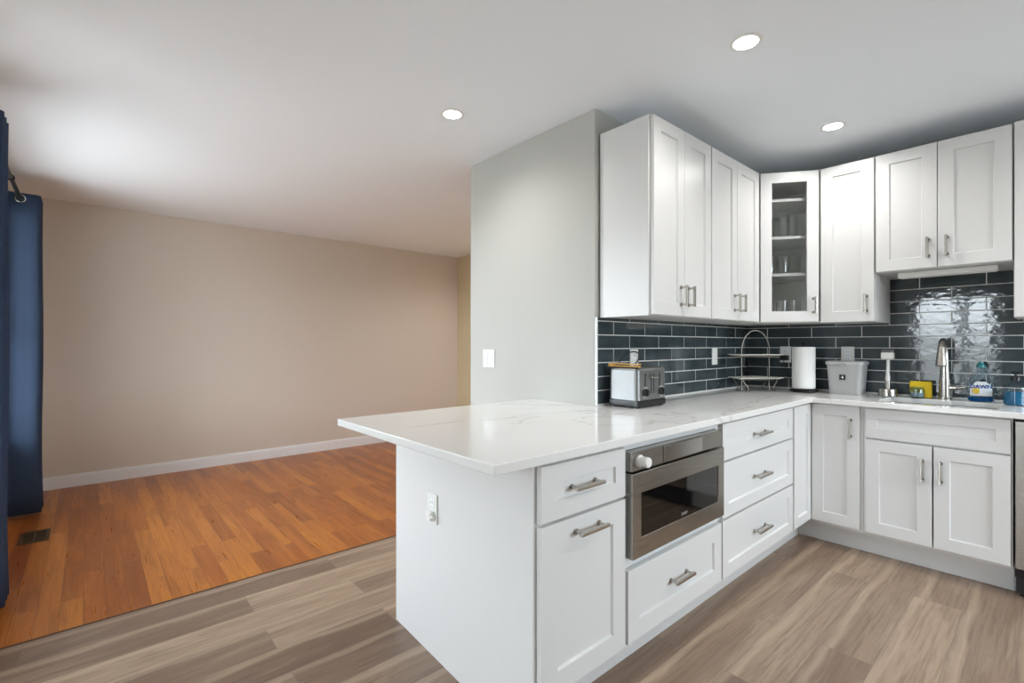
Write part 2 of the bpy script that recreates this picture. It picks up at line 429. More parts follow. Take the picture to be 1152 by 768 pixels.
# window: frame, sash, glass, sill
win = bpy.data.objects.new('window_1', None); COL.objects.link(win); tag(win, kind='structure')
b = MB(); y0, y1, z0, z1 = WIN
for a in ((y0, y0 + .05, z0, z1), (y1 - .05, y1, z0, z1), (y0, y1, z0, z0 + .05), (y0, y1, z1 - .05, z1), (y0, y1, (z0 + z1) / 2 - .022, (z0 + z1) / 2 + .022), ((y0 + y1) / 2 - .02, (y0 + y1) / 2 + .02, z0, z1)):
    b.box(XL - .09, XL - .04, a[0], a[1], a[2], a[3], 0.003)
for a in ((y0 - .07, y0, z0 - .02, z1 + .07), (y1, y1 + .07, z0 - .02, z1 + .07), (y0 - .07, y1 + .07, z1, z1 + .07)):
    b.box(XL + .0003, XL + .016, a[0], a[1], a[2], a[3], 0.003)
b.build('window_frame', M['trimwhite'], win)
MB().box(XL - .067, XL - .062, y0 + .045, y1 - .045, z0 + .045, z1 - .045).build('pane', M['glass'], win, smooth=False)
MB().box(XL - .10, XL + .055, y0 - .09, y1 + .09, z0 - .03, z0 + .002, 0.004).box(XL + .0003, XL + .014, y0 - .06, y1 + .06, z0 - .10, z0 - .03, .003).build('window_sill', M['trimwhite'], win)
wn2 = bpy.data.objects.new('added_window', None); COL.objects.link(wn2); tag(wn2, kind='structure')  # unseen window, added behind the camera as fill for the peninsula fronts
b = MB(); x0, x1, z0, z1 = NW
for a in ((x0, x0 + .05, z0, z1), (x1 - .05, x1, z0, z1), (x0, x1, z0, z0 + .05), (x0, x1, z1 - .05, z1), ((x0 + x1) / 2 - .03, (x0 + x1) / 2 + .03, z0, z1)):
    b.box(a[0], a[1], YN - .08, YN - .03, a[2], a[3], .003)
for a in ((x0 - .07, x0, z0 - .07, z1 + .07), (x1, x1 + .07, z0 - .07, z1 + .07), (x0, x1, z1, z1 + .07), (x0, x1, z0 - .07, z0)):
    b.box(a[0], a[1], YN + .0003, YN + .016, a[2], a[3], .003)
b.build('window_frame', M['trimwhite'], wn2)
MB().box(x0 + .045, x1 - .045, YN - .058, YN - .053, z0 + .045, z1 - .045).build('pane', M['glass'], wn2, smooth=False)
# patio door the daylight comes through
dr = bpy.data.objects.new('door_1', None); COL.objects.link(dr); tag(dr, kind='structure')
b = MB(); y0, y1, z0, z1 = DOOR; mid = 0.99
for a in ((y0, y0 + .08, 0, z1), (y1 - .08, y1, 0, z1), (mid - .055, mid + .055, 0, z1), (y0, y1, 0, .10), (y0, y1, z1 - .09, z1)):
    b.box(XK - .09, XK - .04, a[0], a[1], a[2], a[3], 0.003)
for a in ((y0 - .07, y0, 0, z1 + .07), (y1, y1 + .07, 0, z1 + .07), (y0 - .07, y1 + .07, z1, z1 + .07)):
    b.box(XK + .0003, XK + .016, a[0], a[1], a[2], a[3], 0.003)
b.build('door_frame', M['trimwhite'], dr)
MB().box(XK - .067, XK - .062, y0 + .075, y1 - .075, .095, z1 - .085).build('pane', M['glass'], dr, smooth=False)

# ------------------------------------------------------------------ tiled backsplash (subway tiles on grout)
PZ, PL, GAP = 0.0724, 0.293, 0.0052
def tiles(name, label, u0, u1, ztop, phase_even, phase_odd, place):
    b = MB()
    b.mi = 1; b.box(*place(u0, u1, 0.0002, 0.0086), 0.9005, ztop); b.mi = 0
    k0 = int(round((0.907 - 1.269) / PZ)); k = k0 - 1
    while True:
        za, zb = 1.269 + k * PZ, 1.269 + (k + 1) * PZ
        if za >= ztop: break
        za, zb = max(za + GAP / 2, 0.902), min(zb - GAP / 2, ztop)
        if zb - za > 0.004:
            ph = phase_even if k % 2 == 0 else phase_odd
            j = math.floor((u0 - ph) / PL)
            while ph + j * PL < u1:
                a, c = max(ph + j * PL + GAP / 2, u0), min(ph + (j + 1) * PL - GAP / 2, u1)
                if c - a > 0.004:
                    tb = bmesh.new(); bmesh.ops.create_cube(tb, size=1)
                    p = place(a, c, 0.0080, 0.010)
                    ctr = Vector(((p[0] + p[1]) / 2, (p[2] + p[3]) / 2, (za + zb) / 2))
                    tb.transform(Matrix.Diagonal((p[1] - p[0], p[3] - p[2], zb - za, 1)))
                    bmesh.ops.bevel(tb, geom=tb.edges[:], offset=0.0007, segments=1, profile=0.5, affect='EDGES')
                    r = Matrix.Rotation(random.gauss(0, 0.0015), 4, 'Z') @ Matrix.Rotation(random.gauss(0, 0.002), 4, 'X' if p[1] - p[0] > p[3] - p[2] else 'Y')
                    b._merge(tb, Matrix.Translation(ctr) @ r)
                j += 1
        k += 1
    return tag(b.build(name, [M['tile'], M['grout']], smooth=False), label, 'backsplash')
tiles('tile_backsplash', 'dark glazed subway tile backsplash behind the toaster and wire rack', WX + .012, XS - .0105, 1.36, 2.118, 2.264,
      lambda a, c, d0, d1: (a, c, WY0 - d1, WY0 - d0))
tiles('tile_backsplash', 'dark glazed subway tile backsplash behind the sink faucet, reaching up to the short wall cabinet', -0.5, WY0 - .0105, 1.632, 0.279, 0.279 + PL / 2,
      lambda a, c, d0, d1: (XS - d1, XS - d0, a, c))
TY, TX = WY0 - 0.0102, XS - 0.0102       # tile faces
struct('trim_2', MB().box(WX + .002, WX + .0118, WY0 - .0108, WY0 - .0002, 0.901, 1.36, .001), M['trimwhite'])

# ------------------------------------------------------------------ cabinets
DF = 0.02
def carcass(w, d, z0, z1, openings=None, t=0.018, ff=0.03, parent=None, mat=None, shelves=()):
    """hollow box with a face frame; openings = list of z-intervals left open in the front"""
    b = MB(); y0 = DF + 0.002; yf = y0 + 0.018
    b.box(0.0005, t, yf, d, z0, z1).box(w - t, w - 0.0005, yf, d, z0, z1).box(t, w - t, d - .008, d, z0, z1)
    b.box(t, w - t, yf, d - .008, z0, z0 + t).box(t, w - t, yf, d - .008, z1 - t, z1)
    b.box(0.0005, ff, y0, yf, z0, z1, .001).box(w - ff, w - 0.0005, y0, yf, z0, z1, .001)
    zs = [z0] + [q for o in (openings or [(z0 + ff, z1 - ff)]) for q in o] + [z1]
    for i in range(0, len(zs), 2): b.box(ff, w - ff, y0, yf, zs[i], zs[i + 1], .001)
    for z in shelves: b.box(t, w - t, yf + .03, d - .008, z - .009, z + .009)
    return b.build('carcass', mat or M['cab'], parent)


def handle(parent, x, z, length, vertical=False, y=0.0, out=0.034):
    """bar pull on two posts, local to a front looking to -y"""
    b = MB(); h = length / 2; ax = (lambda s: (x, z + s)) if vertical else (lambda s: (x + s, z))
    for s in (-h * 0.82, h * 0.82):
        px, pz = ax(s)
        b.cyl((px, y + .0005, pz), (px, y - .005, pz), 0.0092, 16).cyl((px, y - .005, pz), (px, y - out, pz), 0.0055, 12)
    (xa, za), (xb, zb) = ax(-h), ax(h)
    e = 0.0058
    if vertical: b.box(x - e, x + e, y - out - e, y - out + e, za, zb, .0016)
    else: b.box(xa, xb, y - out - e, y - out + e, z - e, z + e, .0016)
    return b.build('handle', M['nickel'], parent)


def door(parent, x0, x1, z0, z1, h=None, name='door', fr=0.062):
    o = MB().shaker(x0, x1, z0, z1, fr).build(name, M['cab'], parent)
    if h: handle(o, *h)
    return o


def drawer(parent, x0, x1, z0, z1, h=None, fr=0.055, name='drawer'):
    o = MB().shaker(x0, x1, z0, z1, fr).build(name, M['cab'], parent)
    if h: handle(o, h[0], h[1], h[2], False, 0.009)
    return o


YD, XD = 1.01, 3.325            # door planes of the peninsula run and the sink run
Z0, Z1 = 0.135, 0.8695          # cabinet boxes
G = 0.0015
BD = WY0 - .0005 - YD           # depth to the wall
# -- peninsula run (faces -Y)
c = thing('base_cabinet', 'white base cabinet at peninsula end with one drawer above a tall door', 'cabinet', (1.032, YD, 0), 0)
carcass(0.391, BD, Z0, Z1, [(0.18, 0.66), (0.71, 0.84)], parent=c)
drawer(c, -0.030, 0.386, 0.686, 0.855, (0.168, 0.771, 0.14))
door(c, -0.030, 0.386, 0.154, 0.676, (0.178, 0.630, 0.14, False), fr=0.07)
c = thing('oven_cabinet', 'white base cabinet holding the microwave drawer above one wide drawer', 'cabinet', (1.4245, YD, 0), 0)
carcass(0.727, BD, Z0, Z1, [(0.18, 0.40), (0.458, 0.838)], parent=c, ff=0.02)
drawer(c, 0.010, 0.720, 0.154, 0.415, (0.362, 0.288, 0.145), fr=0.068)
c = thing('drawer_cabinet', 'white base cabinet with three stacked drawers right of the microwave', 'cabinet', (2.153, YD, 0), 0)
carcass(0.875, BD, Z0, Z1, [(0.18, 0.41), (0.45, 0.66), (0.70, 0.84)], parent=c)
drawer(c, 0.004, 0.866, 0.690, 0.858, (0.425, 0.770, 0.16), fr=0.058)
drawer(c, 0.004, 0.866, 0.428, 0.680, (0.425, 0.558, 0.16), fr=0.058)
drawer(c, 0.004, 0.866, 0.154, 0.418, (0.425, 0.284, 0.16), fr=0.058)
# -- corner cabinet: two doors meeting in the inside corner
c = thing('corner_cabinet', 'white corner base cabinet with narrow and tall doors meeting in the inside corner', 'cabinet', (0, 0, 0), 0)
b = MB()
poly = [(3.0295, YD + .022), (XD + .022, YD + .022), (XD + .022, 0.7505), (XS - .0005, 0.7505), (XS - .0005, WY0 - .0005), (3.0295, WY0 - .0005)]
b.prism(poly, Z0, Z1); b.build('carcass', M['cab'], c)
o = MB().shaker(3.046, XD - .003, 0.154, 0.858, 0.055); o.bm.transform(Matrix.Translation((0, YD, 0))); o.build('door', M['cab'], c)
RS = -PI / 2
d = MB().shaker(0, 0.243, 0.154, 0.860, 0.06).build('door', M['cab'], c); d.location = (XD, 1.007, 0); d.rotation_euler = (0, 0, RS)
handle(d, 0.2, 0.733, 0.115, True)
# -- sink run (faces -X)
SD = XS - .0005 - XD
c = thing('sink_cabinet', 'white sink base cabinet with false drawer front over two doors', 'cabinet', (XD, 0.7495, 0), RS)
b = MB(); w_ = 0.597
b.box(0, .018, .04, SD, Z0, Z1).box(w_ - .018, w_, .04, SD, Z0, Z1).box(.018, w_ - .018, .04, SD, Z0, Z0 + .018)
for q in ((0, .03, Z0, Z1), (w_ - .03, w_, Z0, Z1), (.03, w_ - .03, Z0, .175), (.03, w_ - .03, .66, .70), (.03, w_ - .03, .84, Z1)):
    b.box(q[0], q[1], .022, .04, q[2], q[3], .001)
b.build('carcass', M['cab'], c)
drawer(c, 0.014, 0.590, 0.692, 0.856, None, fr=0.052, name='false_drawer_front')
door(c, 0.014, 0.302, 0.154, 0.682, (0.262, 0.553, 0.118, True))
door(c, 0.308, 0.590, 0.154, 0.682, (0.336, 0.553, 0.118, True))
# dishwasher
c = thing('dishwasher', 'stainless steel dishwasher at the right edge beside the sink cabinet', 'dishwasher', (XD, 0.151, 0), RS)
MB().box(0.004, 0.596, .03, SD - .02, 0.10, 0.862).build('tub', M['dark_metal'], c, smooth=False)
MB().box(0.006, 0.594, -.002, .028, 0.15, 0.852, .004).build('door', M['steel'], c)
MB().box(0.05, 0.55, -.05, -.034, 0.765, 0.790, .006).cyl((.09, -.002, .777), (.09, -.04, .777), .008).cyl((.51, -.002, .777), (.51, -.04, .777), .008).build('handle', M['nickel'], c)
MB().box(0.006, 0.594, .05, .07, 0.02, 0.135).box(0.02, 0.05, .08, .12, 0.0, 0.1).box(0.55, 0.58, .08, .12, 0.0, 0.1).build('toe_plate', M['black'], c, smooth=False)
c = thing('base_cabinet', 'white base cabinet beyond the dishwasher out at the right end of the sink run', 'cabinet', (XD, -0.4465, 0), RS)
carcass(0.30, SD, Z0, Z1, parent=c); door(c, 0.008, 0.292, 0.154, 0.858, (0.05, 0.7, 0.118, True))
# toe kicks and the peninsula's finished end
struct('trim_3', MB().box(1.045, 3.30, 1.118, 1.134, 0, Z0), M['cab'], smooth=False)
struct('trim_4', MB().box(3.45, 3.466, -0.74, 1.134, 0, Z0).box(3.30, 3.45, 1.118, 1.134, 0, Z0).box(3.442, 3.45, .152, 1.117, 0, .11, .002), M['cab'])
b = MB().prism([(0.988, YD + .022), (1.0318, YD + .022), (1.0318, 1.93), (WX - .001, 1.93), (WX - .001, 1.95), (1.028, 1.95)], 0, 0.8695)
tag(b.build('peninsula_panel', M['cab'], smooth=False), 'plain white end panel of the peninsula facing the vinyl floor', 'panel')

# -- wall cabinets
YU, XU, ZB, ZT = 1.27, 3.43, 1.360, 2.312
UD = TY - .0005 - YU
def upper(x, wd, label, hx):
    c = thing('wall_cabinet', label, 'cabinet', (x, YU, 0), 0)
    carcass(wd, UD, ZB, ZT, parent=c)
    m_ = wd / 2
    door(c, 0.005, m_ - G, ZB + .003, ZT - .003, (m_ - .038, 1.464, 0.105, True))
    door(c, m_ + G, wd - .004, ZB + .003, ZT - .003, (m_ + .038, 1.464, 0.105, True))
    return c
c = upper(2.004, 0.573, 'tall white two-door wall cabinet nearest the gray wall, above the toaster', None)
MB().box(-.003, 0, 0.13, UD, ZB - .002, ZT).box(-.006, 0, .024, .1295, ZB - .002, ZT).build('side_skin', M['cab'], c)
upper(2.579, 0.637, 'tall white two-door wall cabinet between the toaster cabinet and the glass corner cabinet', None)
for hx in (): pass
# diagonal glass corner cabinet
A, B_ = Vector((3.219, YU)), Vector((XU, 0.994))
ang = math.atan2(B_.y - A.y, B_.x - A.x); wd = (B_ - A).length
gc = thing('glass_corner_cabinet', 'white diagonal corner wall cabinet with glass door and shelves of glassware', 'cabinet', (0, 0, 0), 0)
n_ = Vector((math.sin(ang), -math.cos(ang)))        # outward (towards the room)
off = -n_ * (DF + .002)
pin = [A + off + Vector((.002, .018)), Vector((3.219, TY - .0005)), Vector((TX - .0005, TY - .0005)), Vector((TX - .0005, 0.9965)), B_ + off + Vector((.02, .004))]
def ring(poly, t):
    c_ = sum(poly, Vector((0, 0))) / len(poly)
    return [p + (c_ - p).normalized() * t for p in poly]
b = MB()
b.prism([tuple(p) for p in pin], ZB, ZB + .02).prism([tuple(p) for p in pin], ZT - .02, ZT)
for i in range(4):
    p, q = pin[i], pin[i + 1]; d_ = (q - p).normalized(); nn = Vector((-d_.y, d_.x)) * -0.015
    if i == 0: q = q
    b.prism([tuple(p), tuple(q), tuple(q + nn), tuple(p + nn)], ZB + .02, ZT - .02)
b.build('carcass', M['cabin'], gc, smooth=False)
pi2 = ring(pin, 0.03)
for z in (1.672, 1.912, 2.155):
    p = [q.copy() for q in pi2]
    p[0] = p[0] - n_ * 0.03; p[4] = p[4] - n_ * 0.03
    MB().prism([tuple(q) for q in p], z - .009, z + .009).build('shelf', M['cab'], gc, smooth=False)
dd = MB().shaker(0.006, wd - .006, ZB + .003, ZT - .003, 0.066, opening=True).build('door', M['cab'], gc)
dd.location = (A.x, A.y, 0); dd.rotation_euler = (0, 0, ang)
MB().box(0.068, wd - .068, .009, .012, ZB + .064, ZT - .064).build('glass_pane', M['glass'], dd, smooth=False)
handle(dd, wd - .035, 1.464, 0.105, True)
# cabinets on the sink wall
UX = TX - .0005 - XU
c = thing('wall_cabinet', 'tall white single-door wall cabinet right of the glass corner cabinet', 'cabinet', (XU, 0.993, 0), RS)
carcass(0.278, UX, ZB - .006, ZT, parent=c); door(c, 0.004, 0.275, ZB - .004, ZT - .003, (0.238, 1.46, 0.105, True))
c = thing('wall_cabinet', 'short white two-door wall cabinet above the sink', 'cabinet', (XU, 0.7135, 0), RS)
carcass(0.5565, UX, 1.634, ZT, parent=c)
door(c, 0.004, 0.2725, 1.637, ZT - .003, (0.236, 1.745, 0.108, True)); door(c, 0.2755, 0.553, 1.637, ZT - .003, (0.312, 1.745, 0.108, True))
c = thing('wall_cabinet', 'tall white wall cabinet cut off by the right edge of the photo', 'cabinet', (XU, 0.1555, 0), RS)
carcass(0.60, UX, ZB - .006, ZT + .006, parent=c)
door(c, 0.004, 0.298, ZB - .004, ZT + .003, (0.255, 1.46, 0.105, True)); door(c, 0.302, 0.596, ZB - .004, ZT + .003, (0.345, 1.46, 0.105, True))
# under-cabinet light bar
lb = thing('light_bar', 'slim white light bar under the short cabinet over the sink', 'light', (3.56, 0.42, 1.633))
MB().box(-.035, .035, -.205, .205, -.030, -.0005, .004).build('housing', M['plastic'], lb)
MB().box(-.022, .022, -.195, .195, -.0325, -.0295, .001).build('diffuser', M['paper'], lb, smooth=False)

# ------------------------------------------------------------------ countertop and sink
CX = [0.803, WX - .0008, 3.26, 3.36, 3.68, XS - .0105]; CY = [-0.76, 0.205, 0.685, 0.985, WY0 - .0105, 2.05]
def top(x, y):
    if 3.36 < x < 3.68 and 0.205 < y < 0.685: return False
    if y > WY0 - .0105: return x < WX - .0008
    if y > 0.985: return True
    return x > 3.26
tag(MB().cells(CX, CY, top, 0.8705, 0.900, 0.0035).build('countertop', M['quartz']), 'white quartz countertop with gray veins over the peninsula and sink run', 'countertop')
sk = thing('sink', 'undermount stainless sink set in the white countertop before the faucet', 'sink', (3.52, 0.445, 0.8702))
b = MB(); x_, y_, t_ = 0.17, 0.25, 0.006
b.box(-x_, x_, -y_, y_, -.21, -.204).box(-x_, -x_ + t_, -y_, y_, -.21, 0).box(x_ - t_, x_, -y_, y_, -.21, 0).box(-x_, x_, -y_, -y_ + t_, -.21, 0).box(-x_, x_, y_ - t_, y_, -.21, 0)
b.build('basin', M['steel'], sk, smooth=False)
MB().lathe([(0, -.2035), (.04, -.2035), (.042, -.200), (.03, -.2015), (0, -.2025)], 24).build('drain', M['chrome'], sk)

# ------------------------------------------------------------------ microwave drawer
mw = thing('microwave_oven', 'stainless drawer microwave with dark window built into the peninsula cabinet', 'microwave', (1.4345, YD, 0), 0)
MB().box(0.018, 0.688, .045, .50, 0.470, 0.828).build('body', M['dark_metal'], mw, smooth=False)
b = MB().cells([0.0, 0.052, 0.640, 0.692], [0.459, 0.530, 0.688, 0.762], lambda x, z: not (0.052 < x < 0.640 and 0.530 < z < 0.688), -0.02, 0.02, 0.003,
               mat=Matrix(((1, 0, 0, 0), (0, 0, 1, 0), (0, 1, 0, 0), (0, 0, 0, 1))))
bmesh.ops.recalc_face_normals(b.bm, faces=b.bm.faces[:])
d = b.build('drawer_front', M['steel'], mw)
MB().box(0.0525, 0.6395, -.0165, .010, 0.5305, 0.6875).build('window', M['dark_glass'], d, smooth=False)
lettering('lettering', 'SHARP', 0.016, M['logo'], d, Matrix.Translation((0.355, -.0168, 0.545)) @ Matrix.Rotation(PI / 2, 4, 'X'))
cp = MB().box(0.0, 0.692, -.012, .02, 0.768, 0.837, .002).build('control_panel', M['steel'], mw)
MB().box(0.21, 0.505, -.0155, -.0125, 0.773, 0.832, .001).build('display', M['display'], cp, smooth=False)
MB().cyl((0.045, -.0122, 0.803), (0.045, -.020, 0.803), .022, 24).cyl((0.045, -.020, 0.803), (0.045, -.052, 0.803), .0165, 24, .0185).cyl((0.045, -.052, 0.803), (0.045, -.056, 0.803), .0165, 24).build('knob', M['plastic'], cp)

# ------------------------------------------------------------------ things on the counter
ZC = 0.9005
# toaster
to = thing('toaster', 'stainless four-slice toaster on the counter against the dark tiles', 'toaster', (2.030, 1.375, ZC), 0)
tw, td = 0.262, 0.178
MB().box(.001, tw - .001, .001, td - .001, .006, .040, .006).box(.012, .03, .012, .03, 0, .008).box(tw - .03, tw - .012, .012, .03, 0, .008).box(.012, .03, td - .03, td - .012, 0, .008).box(tw - .03, tw - .012, td - .03, td - .012, 0, .008).build('base', M['black'], to)
b = MB()
bb = bmesh.new(); bmesh.ops.create_cube(bb, size=1)
bb.transform(Matrix.Translation((tw / 2, td / 2, .122)) @ Matrix.Diagonal((tw, td, .164, 1)))
bmesh.ops.bevel(bb, geom=[e for e in bb.edges if not (e.verts[0].co.z < .05 and e.verts[1].co.z < .05)], offset=.022, segments=5, profile=0.5, affect='EDGES')
b._merge(bb)
b.build('shell', M['toaster'], to)
for xx in (.045, .095, .143, .193):
    MB().box(xx, xx + .022, .035, td - .02, .2035, .2046).build('bread_slot', M['black'], to, smooth=False)
for x0_ in (.066, .196):
    MB().box(x0_ - .0045, x0_ + .0045, -.001, .004, .085, .172).build('lever_track', M['black'], to, smooth=False)
for xx in (.118, .144):
    MB().box(xx - .003, xx + .003, -.001, .004, .070, .172).build('lever_track', M['black'], to, smooth=False)
MB().box(.100, .162, -.018, -.002, .148, .160, .004).build('lever', M['nickel'], to)
for xx in (.060, .205):
    k = MB().cyl((xx, -.0002, .078), (xx, -.006, .078), .029, 28).build('knob_ring', M['chrome'], to)
    MB().cyl((xx, -.006, .078), (xx, -.018, .078), .021, 28, .018).box(xx - .003, xx + .003, -.023, -.017, .062, .094, .001).build('knob', M['black'], k)
pts = []
P0, P1, P2, P3 = Vector((.268, .196, .2085)), Vector((.40, .185, .31)), Vector((.06, .190, .33)), Vector((.055, .194, .08))
for i in range(19):
    t = i / 18; pts.append(P0 * (1 - t) ** 3 + P1 * 3 * t * (1 - t) ** 2 + P2 * 3 * t * t * (1 - t) + P3 * t ** 3)
MB().tube(pts, .0032, 8).build('power_cord', M['blackrubber'], to)
wb = thing('wooden_tongs', 'slim golden wooden tongs lying on the left edge of the toaster top', 'tongs', (2.032, 1.372, ZC + .2052), 0)
MB().box(0, .020, -.004, .185, 0.0, .006, .002).build('lower_arm', M['wood_stick'], wb)
MB().box(0, .020, -.004, .185, .0115, .0175, .002, mat=Matrix.Translation((0, .178, 0)) @ Matrix.Rotation(-.0, 4, 'X') @ Matrix.Translation((0, -.178, 0))).box(0.001, .019, .150, .184, .0055, .012, .001).build('upper_arm', M['wood_stick'], wb)

# two-tier rack (turned to face the room)
rk = thing('tiered_rack', 'two-tier wire rack with white trays and arched handles in the tiled corner', 'rack', (3.455, 1.392, ZC), math.radians(48.7 - 90 + 6))
hw, hd = 0.10, 0.062
b = MB()
arc = [(-hw, 0, 0.0045)] + [(-hw, 0, z) for z in (.1, .2, .28)] + [(-hw * math.cos(a), 0, .28 + .135 * math.sin(a)) for a in [PI * k / 16 for k in range(1, 16)]] + [(hw, 0, z) for z in (.28, .2, .1, .0045)]
b.tube(arc, .0044, 10)
for z in (.078, .236):
    for s in (-1, 1): b.tube([(-hw, s * hd, z), (hw, s * hd, z)], .0026, 8); b.tube([(s * hw, -hd, z), (s * hw, hd, z)], .0026, 8)
b.build('frame', M['wire'], rk)
for z in (.082, .240):
    b = MB(); seg = [(-.155, -.078), (.155, -.078), (.155, .078), (-.155, .078)]
    b.box(-.135, .135, -.058, .058, z, z + .004, .0015)
    bb = bmesh.new(); ro = [bb.verts.new((x, y, z + .012)) for x, y in seg]; ri = [bb.verts.new((x * .87, y * .74, z + .003)) for x, y in seg]
    rl = [bb.verts.new((x * 1.0, y * 1.0, z + .0085)) for x, y in seg]; rj = [bb.verts.new((x * .87, y * .74, z + .0005)) for x, y in seg]
    for i in range(4):
        j = (i + 1) % 4
        for q in ((ro[i], ro[j], ri[j], ri[i]), (rl[i], rl[j], rj[j], rj[i]), (ro[i], ro[j], rl[j], rl[i]), (ri[i], ri[j], rj[j], rj[i])): bb.faces.new(q)
    bmesh.ops.recalc_face_normals(bb, faces=bb.faces[:]); b._merge(bb)
    b.build('tray', M['traywhite'], rk)
for sx in (-1, 1):
    for sy in (-1, 1):
        MB().tube([(sx * .125, sy * .05, .078), (sx * .112, sy * .055, .055), (sx * .092, sy * .06, .032), (sx * .088, sy * .062, .015), (sx * .102, sy * .064, .0035)], .0036, 8).build('foot', M['wire'], rk)
fb = MB().box(-.055, .055, -.03, .03, 0, .010, .003); o = fb.build('flat_case', M['black']); o.location = (3.44, 1.405, ZC + .2445); o.rotation_euler = (0, 0, math.radians(-40))
tag(o, 'small flat black case lying on the upper tray of the wire rack', 'case')

# paper towel
pt = thing('paper_towel_holder', 'black round-based holder beside the rack carrying the paper towel roll', 'paper towel holder', (3.63, 1.148, ZC))
MB().lathe([(0, 0.003), (.082, .003), (.086, .008), (.084, .016), (.03, .020), (0, .020)], 36).build('base', M['dark_metal'], pt)
MB().cyl((0, 0, .019), (0, 0, .318), .007, 16).lathe([(0, .318), (.012, .318), (.014, .328), (.008, .336), (0, .338)], 16).build('post', M['dark_metal'], pt)
for k in range(4):
    a = PI / 4 + k * PI / 2; MB().cyl((.06 * math.cos(a), .06 * math.sin(a), 0), (.06 * math.cos(a), .06 * math.sin(a), .005), .008, 10).build('foot', M['blackrubber'], pt)
b = MB().lathe([(.019, .024), (.066, .024), (.0685, .027), (.0685, .299), (.066, .302), (.019, .302), (.019, .024)], 40)
o = tag(b.build('paper_towel_roll', M['paper']), 'white paper towel roll standing on its black holder', 'paper towel'); o.location = (3.63, 1.148, ZC)

# gray bin
bn = thing('storage_bin', 'gray tapered plastic bin with lid and black sticker beside the paper towels', 'bin', (3.705, 0.918, ZC), 0)
MB().taper((.082, .098), (.072, .086), 0.0, .192, .022).build('body', M['graybin'], bn)
ld = MB().taper((.088, .104), (.088, .104), .190, .208, .024).taper((.080, .096), (.086, .102), .208, .2125, .024).build('lid', M['graylid'], bn)
MB().box(-.094, -.0885, -.011, .011, .182, .204, .001).build('latch', M['graybin'], ld)
st = MB().box(-.0805, -.0785, -.017, .017, .092, .126, .0004, mat=Matrix.Translation((0, .006, 0))).build('sticker', M['black'], bn, smooth=False)
st.rotation_euler = (0, 0, 0)
lettering('emblem', '4', 0.026, M['label_white'], st, Matrix.Translation((-.0807, .006, .108)) @ Matrix.Rotation(-PI / 2, 4, 'Z') @ Matrix.Rotation(PI / 2, 4, 'X'), bold=.0008)

# scrub brush in its chrome stand
sb = thing('scrub_brush', 'white-handled scrub brush standing head up in a round chrome stand', 'brush', (3.69, 0.703, ZC))
MB().lathe([(0, 0), (.044, 0), (.047, .004), (.047, .042), (.044, .047), (.016, .050), (0, .050)], 36).build('stand', M['nickel'], sb)
MB().lathe([(0, .048), (.012, .048), (.013, .092), (.010, .095), (0, .095)], 20).build('collar', M['nickel'], sb)
MB().lathe([(0, .094), (.0115, .094), (.012, .115), (.0075, .165), (.007, .215), (.010, .235), (0, .236)], 20).build('handle', M['plastic'], sb)
MB().box(-.017, .017, -.032, .032, .230, .270, .006).build('head', M['plastic'], sb)
b = MB()
for ix in range(3):
    for iy in range(6): b.cyl((-.010 + ix * .010, -.025 + iy * .010, .269), (-.010 + ix * .0105, -.026 + iy * .0104, .286), .0042, 6)
tag(b.build('bristles', plain('gray_bristle', (120, 120, 120), 0.8), sb), kind='stuff')

# sponge with its clear cup
sp = tag(MB().box(-.018, .018, -.052, .052, 0, .098, .006).build('sponge', M['yellow']), 'yellow sponge standing upright behind a small clear cup', 'sponge')
sp.location = (3.755, 0.556, ZC + .0005); sp.rotation_euler = (0, .05, .12)
cu = thing('clear_cup', 'small clear gray cup in front of the yellow sponge', 'cup', (3.70, 0.566, ZC))
MB().lathe([(0, 0.0), (.032, 0), (.036, .006), (.037, .05), (.030, .064), (.026, .066), (.026, .063), (.033, .05), (.032, .008), (0, .006)], 28).build('bowl', M['clearplastic'], cu)
MB().lathe([(0, .0085), (.0315, .0085), (.0322, .034), (0, .034)], 28).build('contents', plain('gray_soap', (186, 192, 192), 0.3), cu)

# faucet
fa = thing('faucet', 'brushed nickel pull-down kitchen faucet behind the sink', 'faucet', (3.745, 0.447, ZC), 0)
MB().lathe([(0, 0), (.031, 0), (.031, .004), (.0265, .010), (.0255, .09), (.024, .12), (0, .12)], 32).build('base', M['nickel'], fa)
path = [(0, 0, .11), (0, 0, .16), (0, 0, .20), (0, 0, .235)]
R_ = .062
path += [(-R_ + R_ * math.cos(a), 0, .265 + .075 * math.sin(a)) for a in [PI * k / 14 for k in range(0, 13)]]
rad = [.023, .021, .0195, .0185] + [.0175 - .0002 * k for k in range(13)]
MB().tube(path, .018, 18, radii=rad).build('spout', M['nickel'], fa)
q = Vector(path[-1]); dq = (q - Vector(path[-2])).normalized()
tip = q + Vector((-.014, 0, -.098))
MB().cyl(q - dq * .004, q + (tip - q) * .25, .0165, 24, .018).cyl(q + (tip - q) * .25, tip, .019, 24, .026).cyl(tip, tip + (tip - q).normalized() * .004, .023, 24, .021).build('spray_head', M['nickel'], fa)
MB().cyl((0, -.020, .068), (0, -.052, .068), .0165, 20).tube([(0, -.045, .070), (0, -.062, .072), (0, -.078, .075), (0, -.088, .076)], .006, 10, radii=[.008, .0065, .006, .0055]).build('lever', M['nickel'], fa)

